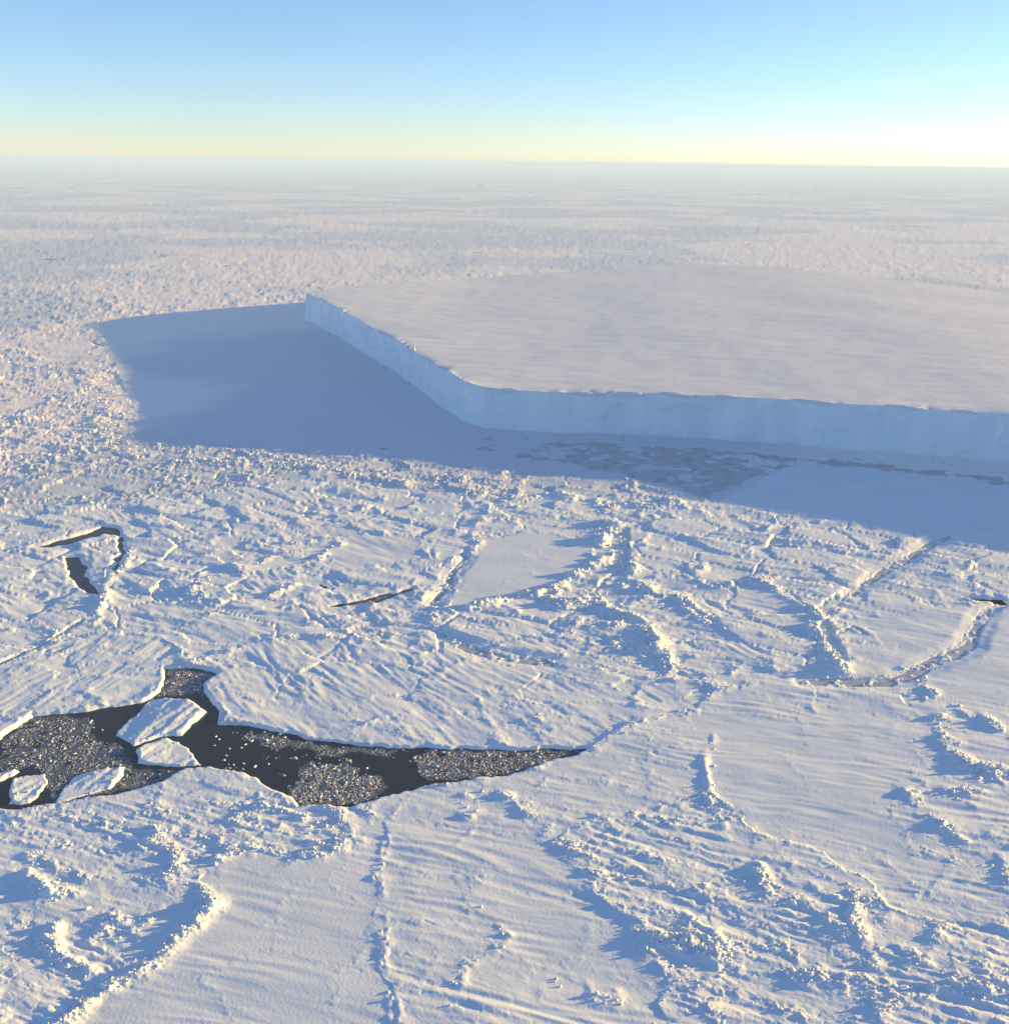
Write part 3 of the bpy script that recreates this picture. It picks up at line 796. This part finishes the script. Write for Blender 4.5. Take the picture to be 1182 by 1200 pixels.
def lead_ice():
    r = np.random.default_rng(21)
    X, Y, S = [], [], []
    for poly, dn in zip(SL, SDENS):
        x0, y0 = poly.min(0); x1, y1 = poly.max(0)
        ar = (x1 - x0) * (y1 - y0)
        n_ = int(min(20000, ar * 2.2 * dn))
        x = r.uniform(x0, x1, n_); y = r.uniform(y0, y1, n_)
        jx = x + 4.5 * noise(x / 7, y / 7, 8); jy = y + 4.5 * noise(x / 7, y / 7, 9)
        ok = inside(poly, jx, jy) & (noise(x / 6, y / 6, 10) > -0.28) & (dist_line(poly, jx, jy, 9.0, True) * 0.5 > r.random(n_) * 1.6 + 1.2 * noise(x / 3, y / 3, 16))
        X.append(x[ok]); Y.append(y[ok]); S.append(np.clip(r.lognormal(-1.0, 0.5, ok.sum()), 0.16, 1.4))
    # scattered over the open water
    wp = WATER[0]
    x0, y0 = gpts([(200, 950)])[0]; x1, y1 = gpts([(700, 850)])[0]
    x = r.uniform(-150, 40, 2600); y = r.uniform(y0, y1, 2600)
    cl = noise(x / 9, y / 9, 12) > 0.30
    X.append(x[cl]); Y.append(y[cl]); S.append(np.clip(r.lognormal(-0.55, 0.5, cl.sum()), 0.25, 1.7))
    x = np.concatenate(X); y = np.concatenate(Y); s = np.concatenate(S)
    z = height(x, y)
    wet = z < -0.5
    x, y, s = x[wet], y[wet], s[wet]
    v, q = block_batch(x, y, np.full(len(x), 0.05) + 0.05 * s, s, 6, 0.22, 0.09)
    add('brash_ice', mesh_from('brash_ice', v, q), M_BRASH, label='grey mash of tiny ice fragments choking the leads', cat='brash ice', kind='stuff')
    # the larger chunks one can pick out, each its own thing
    r2 = np.random.default_rng(5)
    spots = [('left', 20, 120, 845, 900, 26, 'white ice chunk frozen in the slush of the left arm of the lead'),
             ('mid', 250, 345, 858, 900, 20, 'white ice chunk afloat on the open black water of the lead'),
             ('clump', 350, 440, 895, 940, 26, 'white ice chunk in the dense clump at the foot of the lead'),
             ('right', 480, 640, 882, 905, 20, 'white ice chunk in the narrowing right arm of the lead'),
             ('pocket', 196, 245, 788, 812, 10, 'white ice chunk in the small dark pocket north of the lead')]
    for nm, xa, xb, ya, yb, cnt, lab in spots:
        px = r2.uniform(xa, xb, cnt * 4); py = r2.uniform(ya, yb, cnt * 4)
        g_ = gpts(list(zip(px, py)))
        zz = height(g_[:, 0], g_[:, 1])
        g_ = g_[zz < -0.5][:cnt]
        for gx, gy in g_:
            o = bpy.data.objects.new('ice_chunk', random.choice(CHUNKS))
            COL.objects.link(o)
            s_ = r2.uniform(1.0, 2.0)
            o.location = (gx, gy, 0.08); o.rotation_euler = (0, 0, r2.uniform(0, 6.28)); o.scale = (s_, s_ * r2.uniform(.6, 1), s_ * 0.8)
            o['label'] = lab; o['category'] = 'ice chunk'; o['group'] = 'ice chunks, ' + lab.split(' ', 3)[3]
CHUNKS = []
for i in range(6):
    r = np.random.default_rng(60 + i)
    k = 7
    a = np.sort(r.uniform(0, 6.28, k)); rad = r.uniform(0.38, 0.6, k)
    top = np.stack([rad * 0.9 * np.cos(a), rad * 0.9 * np.sin(a), np.full(k, 0.16) + r.uniform(-.04, .06, k)], 1)
    bot = np.stack([rad * np.cos(a), rad * np.sin(a), np.full(k, -0.1)], 1)
    v = np.vstack([bot, top, [[0, 0, 0.22]]])
    qs = [(j, (j + 1) % k, k + (j + 1) % k, k + j) for j in range(k)]
    ts = [(k + j, k + (j + 1) % k, 2 * k) for j in range(k)]
    me = mesh_from('ice_chunk', v, np.array(qs), np.array(ts)); me.materials.append(M_BLOCK)
    CHUNKS.append(me)
lead_ice()
for i, poly in enumerate(SL):
    # a film of grease ice with a ragged outline, cut from a fine grid
    (x0, y0), (x1, y1) = poly.min(0) - 3, poly.max(0) + 3
    st_ = 0.6
    gx, gy = np.meshgrid(np.arange(max(x0, -330), x1, st_), np.arange(y0, y1, st_))
    X_, Y_ = gx.ravel(), gy.ravel()
    jx = X_ + 4.5 * noise(X_ / 7, Y_ / 7, 8) + 1.2 * noise(X_ / 2, Y_ / 2, 17); jy = Y_ + 4.5 * noise(X_ / 7, Y_ / 7, 9) + 1.2 * noise(X_ / 2, Y_ / 2, 18)
    on = inside(poly, jx, jy) & (noise(X_ / 5, Y_ / 4, 19) > -0.3)
    ii = np.arange(len(X_)).reshape(gx.shape)
    q = np.stack([ii[:-1, :-1].ravel(), ii[:-1, 1:].ravel(), ii[1:, 1:].ravel(), ii[1:, :-1].ravel()], 1)
    q = q[on[q].all(1)]
    if not len(q): continue
    u_, inv = np.unique(q, return_inverse=True)
    add('grease_ice', mesh_from('grease_ice', np.stack([X_[u_], Y_[u_], np.full(len(u_), 0.03 + 0.004 * i)], 1), inv.reshape(q.shape)), M_SLUSH, kind='structure')

# ------------------------------------------------------------------ haze
hz = mesh_from('haze', np.array([(x, y, z) for z in (-1.0, 262.0) for x, y in ((-168000, -72000), (168000, -72000), (168000, 168000), (-168000, 168000))], float),
               np.array([(0, 3, 2, 1), (4, 5, 6, 7), (0, 1, 5, 4), (1, 2, 6, 5), (2, 3, 7, 6), (3, 0, 4, 7)]))
hm = bpy.data.materials.new('haze'); hm.use_nodes = True
hn = hm.node_tree.nodes
for q in list(hn):
    if q.type == 'BSDF_PRINCIPLED': hn.remove(q)
pv = hn.new('ShaderNodeVolumePrincipled')
pv.inputs['Color'].default_value = (0.49, 0.71, 1.0, 1)
pv.inputs['Density'].default_value = 8.0e-5
pv.inputs['Anisotropy'].default_value = 0.0
hm.node_tree.links.new(pv.outputs[0], hn['Material Output'].inputs['Volume'])
add('haze', hz, hm, kind='stuff', label='thin bright frost haze over the ice', cat='haze')
